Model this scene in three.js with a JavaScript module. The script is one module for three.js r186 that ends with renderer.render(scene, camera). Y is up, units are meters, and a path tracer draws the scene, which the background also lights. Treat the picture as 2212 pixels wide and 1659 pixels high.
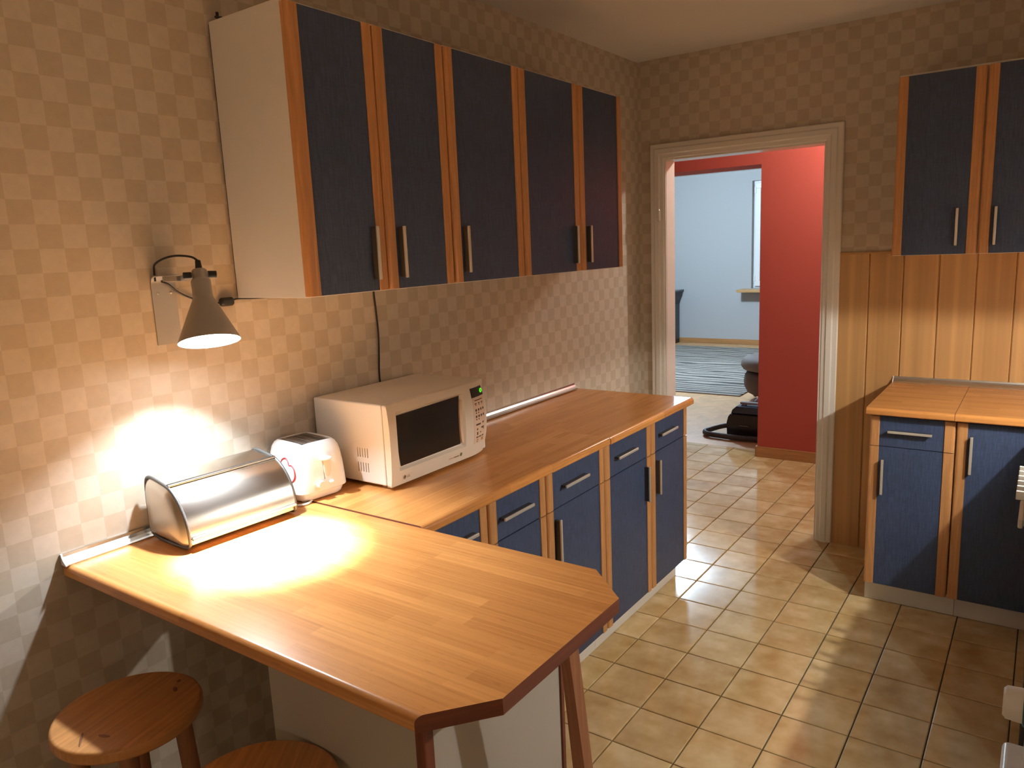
import * as THREE from 'three';
import { RoundedBoxGeometry } from 'three/addons/geometries/RoundedBoxGeometry.js';
import { mergeGeometries } from 'three/addons/utils/BufferGeometryUtils.js';
import { Brush, Evaluator, SUBTRACTION } from 'three-bvh-csg';

// ---------------------------------------------------------------- camera, exposure, lights
const scene = new THREE.Scene();
scene.background = new THREE.Color(0x000000);
const camera = new THREE.PerspectiveCamera(2 * Math.atan(829.5 / 1627.27) * 180 / Math.PI, 2212 / 1659, 0.05, 60);
camera.position.set(1.8715, 1.5431, 3.8783);
camera.rotation.set(-10.203 * Math.PI / 180, 35.646 * Math.PI / 180, -2.531 * Math.PI / 180, 'YXZ');
scene.add(camera);
const renderer = new THREE.WebGLRenderer({ antialias: true });
renderer.toneMapping = THREE.LinearToneMapping;
renderer.toneMappingExposure = 1.05;
renderer.shadowMap.enabled = true;
const LIGHT = {                                   // colours are linear, intensities in candela
  lamp: { c: [0.92, 1.0, 1.07], i: 3.2, r: 0.014, beam: 42 },
  rear_fill: { c: [1.0, 0.80, 0.58], i: 0.45, r: 0.11 },  // added fill behind the camera
  hood: { c: [1.0, 0.96, 0.87], i: 4.7, r: 0.016 },
  hall: { c: [1.0, 0.94, 0.82], i: 3.4, r: 0.05 },
  living: { c: [0.58, 0.80, 1.0], i: 22.0, r: 0.07 },
};
function lampLight(kind, x, y, z) {
  const L = LIGHT[kind];
  const l = new THREE.PointLight(new THREE.Color().setRGB(...L.c), L.i, 0, 2);
  l.position.set(x, y, z); l.castShadow = true; l.shadow.radius = L.r / 0.02; l.shadow.mapSize.set(2048, 2048);
  l.shadow.bias = -0.0005; l.shadow.camera.near = 0.01; l.name = kind + '_light';
  scene.add(l); return l;
}

// ---------------------------------------------------------------- small helpers
const V = (x, y, z) => new THREE.Vector3(x, y, z);
let seed = 7;
const rnd = () => { seed = (seed * 1664525 + 1013904223) >>> 0; return seed / 4294967296; };
const rr = (a, b) => a + (b - a) * rnd();
const counts = {};
function numbered(n, reg = counts) { const k = reg[n] = (reg[n] ?? -1) + 1; return k ? n + '_' + String(k).padStart(3, '0') : n; }
function flat(g) { const o = g.index ? g.toNonIndexed() : g; for (const k of Object.keys(o.attributes)) if (!['position', 'normal', 'uv'].includes(k)) o.deleteAttribute(k); o.clearGroups(); return o; }
function join(gs) { return gs.length === 1 ? flat(gs[0]) : mergeGeometries(gs.map(flat)); }
// uv in metres: v runs along the grain axis
function uvm(g, grain = 'y', ou = 0, ov = 0) {
  const p = g.attributes.position, n = g.attributes.normal, uv = new Float32Array(p.count * 2);
  const ax = { x: 0, y: 1, z: 2 }[grain];
  for (let i = 0; i < p.count; i++) {
    const P = [p.getX(i), p.getY(i), p.getZ(i)], N = [Math.abs(n.getX(i)), Math.abs(n.getY(i)), Math.abs(n.getZ(i))];
    const d = N[0] > N[1] && N[0] > N[2] ? 0 : (N[1] > N[2] ? 1 : 2);
    let a = [0, 1, 2].filter((k) => k !== d), v = a.includes(ax) ? ax : a[1], u = a.find((k) => k !== v);
    uv[2 * i] = P[u] + ou; uv[2 * i + 1] = P[v] + ov;
  }
  g.setAttribute('uv', new THREE.BufferAttribute(uv, 2)); return g;
}
function mesh(name, g, m, parent) {
  const o = new THREE.Mesh(g, m); o.castShadow = o.receiveShadow = true;
  if (parent) { parent.userData.reg ??= {}; o.name = numbered(name, parent.userData.reg); parent.add(o); }
  else { o.name = numbered(name); scene.add(o); }
  return o;
}
function tag(o, label, category, group) { o.userData.label = label; o.userData.category = category; if (group) o.userData.group = group; return o; }
function thing(name, label, category, [x, y, z] = [0, 0, 0], turn = 0, group) {
  const o = new THREE.Group(); o.name = numbered(name); scene.add(o); o.position.set(x, y, z); o.rotation.y = turn;
  return tag(o, label, category, group);
}
function struct(name, g, m) { const o = g ? mesh(name, g, m) : new THREE.Group(); if (!g) { o.name = numbered(name); scene.add(o); } o.userData.kind = 'structure'; return o; }
const box = (x0, x1, y0, y1, z0, z1) => new THREE.BoxGeometry(x1 - x0, y1 - y0, z1 - z0).translate((x0 + x1) / 2, (y0 + y1) / 2, (z0 + z1) / 2);
const rbox = (x0, x1, y0, y1, z0, z1, r = 0.003, s = 2) => flat(new RoundedBoxGeometry(x1 - x0, y1 - y0, z1 - z0, s, r)).translate((x0 + x1) / 2, (y0 + y1) / 2, (z0 + z1) / 2);
const tube = (pts, r, n = 48, k = 10) => new THREE.TubeGeometry(new THREE.CatmullRomCurve3(pts.map((p) => V(...p))), n, r, k, false);
function rod(a, b, r0, r1 = r0, k = 20) {
  const A = V(...a), B = V(...b), d = B.clone().sub(A), g = new THREE.CylinderGeometry(r1, r0, d.length(), k);
  g.applyQuaternion(new THREE.Quaternion().setFromUnitVectors(V(0, 1, 0), d.clone().normalize()));
  return g.translate(...A.add(B).multiplyScalar(0.5).toArray());
}
function prism(pts, depth, bevel = 0) {           // outline in x-y, extruded along +z from 0
  const s = new THREE.Shape(pts.map((p) => new THREE.Vector2(...p)));
  return new THREE.ExtrudeGeometry(s, { depth, bevelEnabled: bevel > 0, bevelSize: bevel, bevelThickness: bevel, bevelSegments: 2, bevelOffset: -bevel, curveSegments: 10 });
}
// ---------------------------------------------------------------- noise and textures
function hash(x, y, s) { let h = (x * 374761393 + y * 668265263 + s * 974711) | 0; h = Math.imul(h ^ (h >>> 13), 1274126177); h ^= h >>> 16; return (h >>> 0) / 4294967296; }
function vnoise(x, y, px, py, s) {                 // periodic value noise
  const xi = Math.floor(x), yi = Math.floor(y), fx = x - xi, fy = y - yi, w = (t) => t * t * (3 - 2 * t);
  const m = (a, b) => ((a % b) + b) % b, h = (i, j) => hash(m(i, px), m(j, py), s);
  const a = h(xi, yi), b = h(xi + 1, yi), c = h(xi, yi + 1), d = h(xi + 1, yi + 1), u = w(fx), v = w(fy);
  return a + (b - a) * u + (c - a) * v + (a - b - c + d) * u * v;
}
function fbm(u, v, px, py, oct, s) { let r = 0, a = 0.5, t = 0; for (let o = 0; o < oct; o++) { r += a * vnoise(u * px, v * py, px, py, s + o * 17); t += a; a *= 0.5; px *= 2; py *= 2; } return r / t; }
function tex(w, h, f, mw, mh, srgb = true) {       // f(u, v) -> [r, g, b] 0..1 ; mw, mh = size in metres
  const d = new Uint8Array(w * h * 4);
  for (let j = 0; j < h; j++) for (let i = 0; i < w; i++) {
    const c = f((i + 0.5) / w, (j + 0.5) / h), k = (j * w + i) * 4;
    for (let q = 0; q < 3; q++) d[k + q] = Math.max(0, Math.min(255, Math.round(c[q] * 255)));
    d[k + 3] = 255;
  }
  const t = new THREE.DataTexture(d, w, h, THREE.RGBAFormat);
  t.wrapS = t.wrapT = THREE.RepeatWrapping; t.magFilter = THREE.LinearFilter; t.minFilter = THREE.LinearMipmapLinearFilter; t.generateMipmaps = true;
  if (srgb) t.colorSpace = THREE.SRGBColorSpace; t.repeat.set(1 / mw, 1 / mh); t.needsUpdate = true; return t;
}
const CELL = 0.0543;
const paperTex = tex(1024, 1024, (u, v) => {       // woven check wallpaper, 16 x 16 cells, twill hatch in every cell
  const cu = u * 16, cv = v * 16, dark = (Math.floor(cu) + Math.floor(cv)) % 2 === 0;
  const t = dark ? (u + v) * 192 : (u - v + 2) * 192, ln = 0.5 + 0.5 * Math.sin(t * Math.PI * 2);
  const n = (fbm(u, v, 64, 64, 3, 3) - 0.5) * 0.05 + (fbm(u, v, 4, 4, 3, 9) - 0.5) * 0.04;
  const b = dark ? [0.79, 0.734, 0.657] : [0.825, 0.778, 0.715], k = 1 + n - ln * (dark ? 0.055 : 0.015);
  return b.map((c) => c * k);
}, CELL * 16, CELL * 16);
const strips = [];
for (let r = 0; r < 32; r++) { const a = []; let p = rnd() * 0.1; while (p < 1) { a.push([p, rnd(), rnd()]); p += rr(0.13, 0.27); } strips.push(a); }
const butcherTex = tex(1024, 2048, (u, v) => {     // printed beech strips, running along v
  const r = Math.floor(u * 32), row = strips[r]; let k = row.length - 1;
  for (let q = 0; q < row.length; q++) if (v >= row[q][0]) k = q;
  if (v < row[0][0]) k = row.length - 1;
  const [p, a, b] = row[k], g = fbm(u, v, 256, 6, 2, 5 + r) - 0.5, w = fbm(u + a, v, 32, 8, 3, 40 + k) - 0.5;
  const fl = fbm(u, v, 512, 64, 1, 77) > 0.86 ? -0.05 : 0;
  const tn = (a - 0.5) * 0.10 + g * 0.14 + w * 0.08 + fl;
  return [0.83 * (1 + tn * 0.8), 0.575 * (1 + tn * 1.05), 0.325 * (1 + tn * 1.25)];
}, 1.12, 1.9);
const grainTex = tex(512, 1024, (u, v) => {        // plain veneer grain, tinted by material colour
  const w = fbm(u, v, 3, 2, 3, 21), g = fbm(u + w * 0.1, v, 90, 4, 3, 31) - 0.5, f = fbm(u, v, 200, 40, 1, 51) - 0.5;
  const k = 0.93 + g * 0.2 + (w - 0.5) * 0.1 + f * 0.05; return [k, k * 0.985, k * 0.965];
}, 0.5, 1.0);
const plankTex = tex(512, 1024, (u, v) => {
  const w = fbm(u, v, 4, 1, 3, 121), g = fbm(u, v, 40, 2, 3, 131) - 0.5, s = fbm(u, v, 9, 1, 2, 141) - 0.5;
  const k = 0.92 + g * 0.16 + s * 0.14 + (w - 0.5) * 0.08; return [k, k * 0.975, k * 0.93];
}, 0.7, 2.4);
const tileTex = tex(1024, 1024, (u, v) => {        // cloudy glaze
  const a = fbm(u, v, 8, 8, 4, 61), b = fbm(u, v, 26, 20, 3, 71), c = fbm(u + b * 0.02, v, 6, 26, 2, 81);
  const k = (a - 0.5) * 0.85 + (b - 0.5) * 0.36 + (c - 0.5) * 0.24;
  return [0.845 + k * 0.20, 0.74 + k * 0.26, 0.545 + k * 0.32];
}, 0.818, 0.818);
const fabricTex = tex(256, 256, (u, v) => { const k = 0.9 + (fbm(u, v, 8, 128, 2, 91) - 0.5) * 0.3 + (fbm(u, v, 128, 16, 2, 95) - 0.5) * 0.12; return [k, k, k]; }, 0.25, 0.25);
const brushTex = tex(256, 512, (u, v) => { const k = 0.5 + (fbm(u, v, 256, 4, 2, 111) - 0.5) * 0.7; return [k, k, k]; }, 0.06, 0.3, false);
const parquetTex = tex(1024, 1024, (u, v) => {     // pale floor, herringbone print seen from far off
  const s = 12, x = u * s, y = v * s, c = Math.floor(x), d = ((y + (c % 2 ? x - c : c + 1 - x)) * 2), id = Math.floor(d);
  const h = hash(c, ((id % 24) + 24) % 24, 5), n = fbm(u, v, 40, 40, 3, 151) - 0.5, e = (d - id < 0.05) ? -0.06 : 0;
  const k = 1 + (h - 0.5) * 0.1 + n * 0.1 + e; return [0.82 * k, 0.645 * k, 0.46 * k];
}, 1.8, 1.8);
const rugTex = tex(512, 1024, (u, v) => {          // wavy charcoal lines woven into a grey rug
  const q = v * 15 + 0.9 * (fbm(u, v, 3, 6, 3, 161) - 0.5) * 2, f = q - Math.floor(q), n = fbm(u, v, 6, 26, 2, 171);
  const l = f < 0.36 + 0.3 * (n - 0.5) ? 1 : 0, w = fbm(u, v, 128, 256, 2, 181) - 0.5, k = (l ? 0.26 : 0.60) + w * 0.12;
  return [k, k * 0.95, k * 0.89];
}, 2.2, 1.9);

const M = (o) => new THREE.MeshStandardMaterial(o);
const lin = (r, g, b) => new THREE.Color().setRGB(r, g, b);
const P = {
  paper: M({ map: paperTex, roughness: 0.85, bumpMap: paperTex, bumpScale: 0.0004 }),
  ceil: M({ color: lin(0.78, 0.77, 0.76), roughness: 0.95 }),
  plaster: M({ color: lin(0.46, 0.455, 0.45), roughness: 0.9 }),
  red: M({ color: lin(0.42, 0.068, 0.048), roughness: 0.75 }),
  white: M({ color: lin(0.83, 0.81, 0.775), roughness: 0.5 }),
  paint: new THREE.MeshPhysicalMaterial({ color: lin(0.82, 0.79, 0.74), roughness: 0.22 }),
  beech: M({ map: butcherTex, roughness: 0.25 }),
  edge: M({ map: grainTex, color: lin(0.22, 0.068, 0.038), roughness: 0.45 }),
  stile: M({ map: grainTex, color: lin(0.66, 0.335, 0.135), roughness: 0.4 }),
  navy: M({ map: fabricTex, color: lin(0.052, 0.081, 0.170), roughness: 0.48 }),
  plank: M({ map: plankTex, color: lin(0.64, 0.385, 0.17), roughness: 0.42 }),
  plankB: M({ map: plankTex, color: lin(0.60, 0.35, 0.15), roughness: 0.42 }),
  alu: M({ color: lin(0.66, 0.66, 0.65), metalness: 1, roughness: 0.3 }),
  nickel: M({ color: lin(0.72, 0.69, 0.63), metalness: 0.55, roughness: 0.36 }),
  steel: new THREE.MeshPhysicalMaterial({ color: lin(0.60, 0.575, 0.54), metalness: 1, roughness: 0.24, roughnessMap: null }),
  satin: M({ color: lin(0.58, 0.555, 0.51), metalness: 1, roughness: 0.38 }),
  rim: M({ color: lin(0.10, 0.10, 0.10), metalness: 0.4, roughness: 0.4 }),
  black: M({ color: lin(0.012, 0.012, 0.013), roughness: 0.45 }),
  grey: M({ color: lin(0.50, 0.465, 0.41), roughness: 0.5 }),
  shadeWeb: M({ color: lin(0.10, 0.092, 0.085), metalness: 0.6, roughness: 0.45 }),  // dark grey for the shaded sides of the handles
  gapShade: M({ color: lin(0.02, 0.013, 0.009), roughness: 0.9 }),  // near-black, stands for the shade inside gaps and slots
  shade: M({ color: lin(0.42, 0.40, 0.37), metalness: 0.55, roughness: 0.5 }),
  shadeIn: M({ color: lin(0.62, 0.62, 0.61), roughness: 0.6 }),
  bracket: M({ color: lin(0.46, 0.44, 0.41), metalness: 0.5, roughness: 0.5 }),
  cream: M({ color: lin(0.80, 0.72, 0.62), roughness: 0.4 }),
  mw: M({ color: lin(0.80, 0.765, 0.72), roughness: 0.45 }),
  glassDark: M({ color: lin(0.02, 0.016, 0.014), roughness: 0.2 }),
  plastic: M({ color: lin(0.86, 0.84, 0.82), roughness: 0.35 }),
  stool: M({ map: grainTex, color: lin(0.68, 0.33, 0.115), roughness: 0.35 }),
  knot: M({ map: grainTex, color: lin(0.30, 0.125, 0.055), roughness: 0.45 }),
  stoolLeg: M({ map: grainTex, color: lin(0.42, 0.185, 0.09), roughness: 0.45 }),
  tile: new THREE.MeshPhysicalMaterial({ map: tileTex, color: lin(1, 0.98, 0.95), roughness: 0.10, ior: 1.65 }),
  tileB: new THREE.MeshPhysicalMaterial({ map: tileTex, color: lin(0.93, 0.90, 0.86), roughness: 0.11, ior: 1.65 }),
  tileC: new THREE.MeshPhysicalMaterial({ map: tileTex, color: lin(1, 1, 0.98), roughness: 0.09, ior: 1.65 }),
  grout: M({ color: lin(0.085, 0.07, 0.055), roughness: 0.9 }),
  parquet: M({ map: parquetTex, roughness: 0.4 }),
  rug: M({ map: rugTex, roughness: 0.95, bumpMap: rugTex, bumpScale: 0.004 }),
  skirt: M({ map: grainTex, color: lin(0.52, 0.26, 0.10), roughness: 0.4 }),
  suede: M({ color: lin(0.10, 0.062, 0.045), roughness: 0.8 }),
  suedeTop: M({ color: lin(0.17, 0.135, 0.115), roughness: 0.75 }),
  hose: M({ color: lin(0.055, 0.055, 0.058), roughness: 0.4 }),
  vac: M({ color: lin(0.010, 0.011, 0.014), roughness: 0.3 }),
  vacBlue: M({ color: lin(0.012, 0.028, 0.07), roughness: 0.2 }),
  appliance: M({ color: lin(0.80, 0.78, 0.73), roughness: 0.3 }),
  sill: M({ map: grainTex, color: lin(0.62, 0.36, 0.15), roughness: 0.4 }),
};
const glow = (c, i) => M({ color: 0x000000, emissive: lin(...c), emissiveIntensity: i });

// ---------------------------------------------------------------- setting
const CH = 2.4845;                                   // ceiling height
const uvPaper = (g, axis, o = 0) => {                // lock the check to the wall
  const p = g.attributes.position, uv = g.attributes.uv;
  for (let i = 0; i < p.count; i++) uv.setXY(i, (axis === 'z' ? p.getZ(i) - 0.31 : p.getX(i) - o), (p.getY(i) - 1.261) * CELL / 0.0545);
  return g;
};
struct('wall_left', uvPaper(box(-0.12, 0, 0, CH, -0.10, 5.2), 'z'), P.paper);
{ // wall with the doorway
  const s = new THREE.Shape([[-0.12, 0], [0.155, 0], [0.155, 1.975], [0.972, 1.975], [0.972, 0], [2.62, 0], [2.62, CH], [-0.12, CH]].map((p) => new THREE.Vector2(...p)));
  const g = new THREE.ExtrudeGeometry(s, { depth: 0.1, bevelEnabled: false }).translate(0, 0, -0.1);
  const w = struct('wall_far', uvPaper(flat(g), 'x', 0.02), P.paper);
  // upright wood panelling to the right of the doorway, plank by plank
  const W = 0.1435, gs = [0, 1, 2].map((k) => flat(uvm(prism([[0.0012, 0], [W - 0.0012, 0], [W - 0.0012, 0.006], [W - 0.0052, 0.0105], [0.0052, 0.0105], [0.0012, 0.006]], 1.445).rotateX(Math.PI / 2).translate(0, 1.445, 0), 'y', 0.23 * k, 0.4 * k)));
  for (let k = 0; k < 11; k++) { const m = mesh('plank', gs[(k * 2) % 3], k % 3 === 1 ? P.plankB : P.plank, w); m.position.set(1.036 + k * W - (k ? 0 : 0), 0, 0.0005); if (k === 10) m.scale.x = 0.2; }
  mesh('panel_cap', uvm(rbox(1.034, 2.499, 1.445, 1.456, 0.0, 0.0135, 0.003), 'x'), P.plank, w);
}
struct('wall_right', uvPaper(box(2.5, 2.62, 0, CH, -0.0, 5.2), 'z'), P.paper);
struct('wall_back', uvPaper(box(-0.12, 2.62, 0, CH, 5.2, 5.32), 'x'), P.paper);
struct('ceiling', box(-4.6, 3.6, CH, CH + 0.12, -7.3, 5.32), P.ceil);
{ // hall and living-room shell
  const h0 = -0.1;
  struct('wall_hall_near', join([box(-2.2, -0.12, 0, CH, h0 - 0.001, h0 + 0.12), box(2.62, 3.3, 0, CH, h0, h0 + 0.12)]), P.red);
  // red wall between hall and living room: pier to the right, lintel over the wide opening
  const s = new THREE.Shape([[-1.6, 2.025], [0.243, 2.025], [0.243, 0], [3.3, 0], [3.3, CH], [-2.2, CH], [-2.2, 0], [-1.6, 0]].map((p) => new THREE.Vector2(...p)));
  struct('wall_hall_red', new THREE.ExtrudeGeometry(s, { depth: 0.3, bevelEnabled: false }).translate(0, 0, -1.67), P.red);
  struct('wall_hall_left', box(-2.3, -2.2, 0, CH, -1.67, 0.02), P.red);
  struct('wall_hall_right', box(3.3, 3.42, 0, CH, -1.67, 0.02), P.red);
  struct('baseboard_hall', uvm(join([rbox(0.236, 3.3, 0, 0.076, -1.37, -1.356, 0.003), rbox(0.229, 0.243, 0, 0.076, -1.67, -1.357, 0.003)]), 'x'), P.skirt);
  struct('wall_living_near', join([box(-4.6, -2.3, 0, CH, -1.68, -1.6), box(0.25, 3.5, 0, CH, -1.69, -1.67)]), P.plaster);
  struct('wall_living_left', box(-4.6, -4.5, 0, CH, -7.3, -1.6), P.plaster);
  struct('wall_living_right', box(3.4, 3.5, 0, CH, -7.3, -1.6), P.plaster);
  // far wall with a window
  const fw = [[-4.6, 0], [3.5, 0], [3.5, CH], [-4.6, CH]].map((p) => new THREE.Vector2(...p)), sh = new THREE.Shape(fw);
  sh.holes.push(new THREE.Path([[-1.66, 0.82], [-1.66, 2.335], [-0.1, 2.335], [-0.1, 0.82]].map((p) => new THREE.Vector2(...p))));
  struct('wall_living_far', new THREE.ExtrudeGeometry(sh, { depth: 0.3, bevelEnabled: false }).translate(0, 0, -7.4), P.plaster);
  struct('baseboard_living', uvm(rbox(-4.5, 3.4, 0, 0.072, -7.1, -7.084, 0.003), 'x'), P.skirt);
  const w = new THREE.Group(); w.name = 'window_1'; w.userData.kind = 'structure'; scene.add(w);
  const paneM = new THREE.MeshPhysicalMaterial({ color: 0xffffff, transmission: 1, roughness: 0.02, thickness: 0, ior: 1.5 });
  const fr = (x0, x1, y0, y1, t, z0, z1) => join([rbox(x0, x1, y0, y0 + t, z0, z1, 0.006), rbox(x0, x1, y1 - t, y1, z0, z1, 0.006), rbox(x0, x0 + t, y0 + t, y1 - t, z0, z1 - 0.001, 0.006), rbox(x1 - t, x1, y0 + t, y1 - t, z0, z1 - 0.001, 0.006)]);
  mesh('frame', fr(-1.66, -0.1, 0.82, 2.335, 0.06, -7.26, -7.19), P.plastic, w);
  for (const [a, b] of [[-1.63, -0.89], [-0.87, -0.13]]) { const q = mesh('sash', fr(a, b, 0.85, 2.305, 0.075, -7.20, -7.15), P.plastic, w); mesh('hinge', join([rbox(a - 0.012, a + 0.012, 0.92, 1.0, -7.16, -7.135, 0.004), rbox(a - 0.012, a + 0.012, 2.16, 2.25, -7.16, -7.135, 0.004)]), P.plastic, q); mesh('pane', box(a + 0.0755, b - 0.0755, 0.9255, 2.2295, -7.178, -7.174), paneM, q); }
  mesh('sill', uvm(rbox(-1.80, 0.04, 0.775, 0.815, -7.2, -6.86, 0.008), 'x'), P.sill, w);
  struct('floor_001', uvm(box(-4.6, 3.5, -0.08, -0.002, -7.3, -1.529), 'z'), P.parquet);
}
{ // tiled floor
  const f = struct('floor', box(-2.3, 3.42, -0.08, -0.006, -1.527, 5.32), P.grout);
  const TX = 0.2045, TZ = 0.2031, X0 = 0.6353, Z0 = 1.5765, g = 0.0021;
  const tileGeo = (ou, ov) => {
    const w = TX / 2 - g, d = TZ / 2 - g, b = 0.0028, h = 0.0016, pos = [], uv = [];
    const q = (A, B, C, D) => { for (const p of [A, B, C, A, C, D]) { pos.push(...p); uv.push(p[0] + ou, p[2] + ov); } };
    const t = [[-w + b, 0, d - b], [w - b, 0, d - b], [w - b, 0, -d + b], [-w + b, 0, -d + b]], m = [[-w, -h, d], [w, -h, d], [w, -h, -d], [-w, -h, -d]], l = m.map((p) => [p[0], -0.008, p[2]]);
    q(...t); for (let k = 0; k < 4; k++) { const n = (k + 1) % 4; q(m[k], m[n], t[n], t[k]); q(l[k], l[n], m[n], m[k]); }
    const G = new THREE.BufferGeometry(); G.setAttribute('position', new THREE.Float32BufferAttribute(pos, 3)); G.setAttribute('uv', new THREE.Float32BufferAttribute(uv, 2)); G.computeVertexNormals(); return G;
  };
  const vars = []; for (let k = 0; k < 12; k++) vars.push(tileGeo((k % 4) * TX + 0.03, Math.floor(k / 4) * TZ * 1.27 + 0.05));
  const mats = [P.tile, P.tile, P.tileB, P.tileC], rest = [];
  for (let i = -15; i < 14; i++) for (let j = -16; j < 19; j++) {
    const x = X0 + (i + 0.5) * TX, z = Z0 + (j + 0.5) * TZ;
    if (z + TZ / 2 < -1.5 || z > 5.2) continue;
    if (z > -0.1 && (x < -0.05 || x > 2.55)) continue;
    const seen = z < 0 ? (x > -0.75 && x < 1.1) : (x > 0.42 && x < 2.0 && z < 2.75);
    const v = Math.floor(rnd() * 12), tx = rr(-1, 1) * 0.0011, tz = rr(-1, 1) * 0.0011, y = rr(-0.0003, 0.0003);
    let gg = vars[v], far = z - TZ / 2 < -1.527;
    if (seen) { const m = mesh('tile', gg, mats[Math.floor(rnd() * 4)], f); m.position.set(x, y, z); m.rotation.set(tx, 0, tz); if (far) { m.scale.z = 0.278; m.position.z = -1.4988; } }
    else rest.push(far ? gg.clone().scale(1, 1, 0.278).translate(x, y, -1.4988) : gg.clone().translate(x, y, z));
  }
  const s = mesh('tile', mergeGeometries(rest), P.tile, f); s.userData.kind = 'stuff';
}
{ // door opening: lining, architrave on the kitchen side, hinge
  const d = new THREE.Group(); d.name = 'door_1'; d.userData.kind = 'structure'; scene.add(d);
  const prof = [[0, 0], [0.085, 0], [0.085, 0.016], [0.081, 0.022], [0.062, 0.022], [0.056, 0.028], [0.034, 0.028], [0.028, 0.020], [0.012, 0.018], [0.006, 0.012], [0, 0.012]];
  // profile x from the opening outwards, y towards the room; swept up each leg and mitred at the head
  const leg = (xin, dir, top) => { // dir -1 left, +1 right
    const pos = [], N = prof.length;
    const B = prof.map(([a, b]) => [xin + dir * a, 0, b]), T = prof.map(([a, b]) => [xin + dir * a, top + a, b]);
    const q = (A, Bq, C, D) => { for (const p of dir > 0 ? [A, C, Bq, A, D, C] : [A, Bq, C, A, C, D]) pos.push(...p); };
    for (let k = 0; k < N; k++) { const n = (k + 1) % N; q(B[k], T[k], T[n], B[n]); }
    const G = new THREE.BufferGeometry(); G.setAttribute('position', new THREE.Float32BufferAttribute(pos, 3)); G.computeVertexNormals(); G.setAttribute('uv', new THREE.Float32BufferAttribute(new Float32Array(pos.length / 3 * 2), 2)); return G;
  };
  const head = (x0, x1, top) => {
    const pos = [], N = prof.length, A = prof.map(([a, b]) => [x0 - a, top + a, b]), B = prof.map(([a, b]) => [x1 + a, top + a, b]);
    const q = (a, b, c, e) => { for (const p of [a, b, c, a, c, e]) pos.push(...p); };
    for (let k = 0; k < N; k++) { const n = (k + 1) % N; q(A[k], B[k], B[n], A[n]); }
    const G = new THREE.BufferGeometry(); G.setAttribute('position', new THREE.Float32BufferAttribute(pos, 3)); G.computeVertexNormals(); G.setAttribute('uv', new THREE.Float32BufferAttribute(new Float32Array(pos.length / 3 * 2), 2)); return G;
  };
  mesh('architrave', leg(0.163, -1, 1.968), P.paint, d); mesh('architrave', leg(0.966, 1, 1.968), P.paint, d); mesh('architrave', head(0.163, 0.966, 1.968), P.paint, d);
  mesh('jamb', rbox(0.140, 0.165, 0, 1.98, -0.105, 0.004, 0.002), P.paint, d); mesh('jamb', rbox(0.964, 0.99, 0, 1.98, -0.105, 0.004, 0.002), P.paint, d);
  mesh('jamb', rbox(0.145, 0.985, 1.966, 1.99, -0.105, 0.004, 0.002), P.paint, d);
  const h = mesh('hinge', rod([0.134, 1.655, 0.036], [0.134, 1.708, 0.036], 0.009), P.nickel, d);
  mesh('hinge_pin', join([rod([0.134, 1.708, 0.036], [0.134, 1.716, 0.036], 0.006, 0.003), rod([0.134, 1.647, 0.036], [0.134, 1.655, 0.036], 0.003, 0.006)]), P.nickel, h);
}

// ---------------------------------------------------------------- cabinets
const ST = 0.037;                                     // stile width
// a front panel in local x (width) / y (height), front face at z = 0 looking to +z
function handleGeo(len, vert, shadeWeb) {               // slim bar on a web coloured dark for its shaded sides
  const g = shadeWeb ? rbox(-len / 2 + 0.002, len / 2 - 0.002, -0.0038, 0.0038, 0, 0.0185, 0.001) : rbox(-len / 2, len / 2, -0.005, 0.005, 0.018, 0.0245, 0.002);
  return vert ? g.rotateZ(Math.PI / 2) : g;
}
const SV = handleGeo(0.148, true, true), SH = handleGeo(0.158, false, true);
const HV = handleGeo(0.148, true), HH = handleGeo(0.158, false);
function front(parent, name, w, h, place, handle) {
  const d = mesh(name, flat(uvm(box(ST - 0.001, w - ST + 0.001, 0, h, -0.018, 0), 'x', rnd(), rnd())), P.navy, parent);
  place(d);
  for (const side of [0, 1]) {
    // outline across the stile (x, z): outer edge rounded
    const pts = [[0, -0.018], [ST, -0.018], [ST, 0.002], [ST - 0.002, 0.004], [0.010, 0.004], [0.0045, 0.0025], [0.0012, -0.0012], [0, -0.006]].map(([a, b]) => side ? [w - a, b] : [a, b]);
    const s = new THREE.Shape(pts.map(([a, b]) => new THREE.Vector2(a, -b)));
    const g = new THREE.ExtrudeGeometry(s, { depth: h, bevelEnabled: false }).rotateX(-Math.PI / 2);   // (x, -z) -> x, y up, z
    mesh('stile', flat(uvm(g, 'y', rnd(), rnd())), P.stile, d);
  }
  if (handle) { const k = mesh('handle', handle.v ? HV : HH, P.nickel, d); k.position.set(handle.x, handle.y, 0.0); const q = mesh('handle_shade_web', handle.v ? SV : SH, P.shadeWeb, d); q.position.copy(k.position); }
  return d;
}
// placement on a plane facing +x: local x runs towards -z, local z towards +x
const faceX = (x, z0, y0) => (d) => { d.rotation.y = Math.PI / 2; d.position.set(x, y0, z0); };     // z0 = near (larger z) edge
const faceZ = (z, x0, y0) => (d) => { d.position.set(x0, y0, z); };
const carcass = (x0, x1, y0, y1, z0, z1) => rbox(x0, x1, y0, y1, z0, z1, 0.0012, 1);

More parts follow.
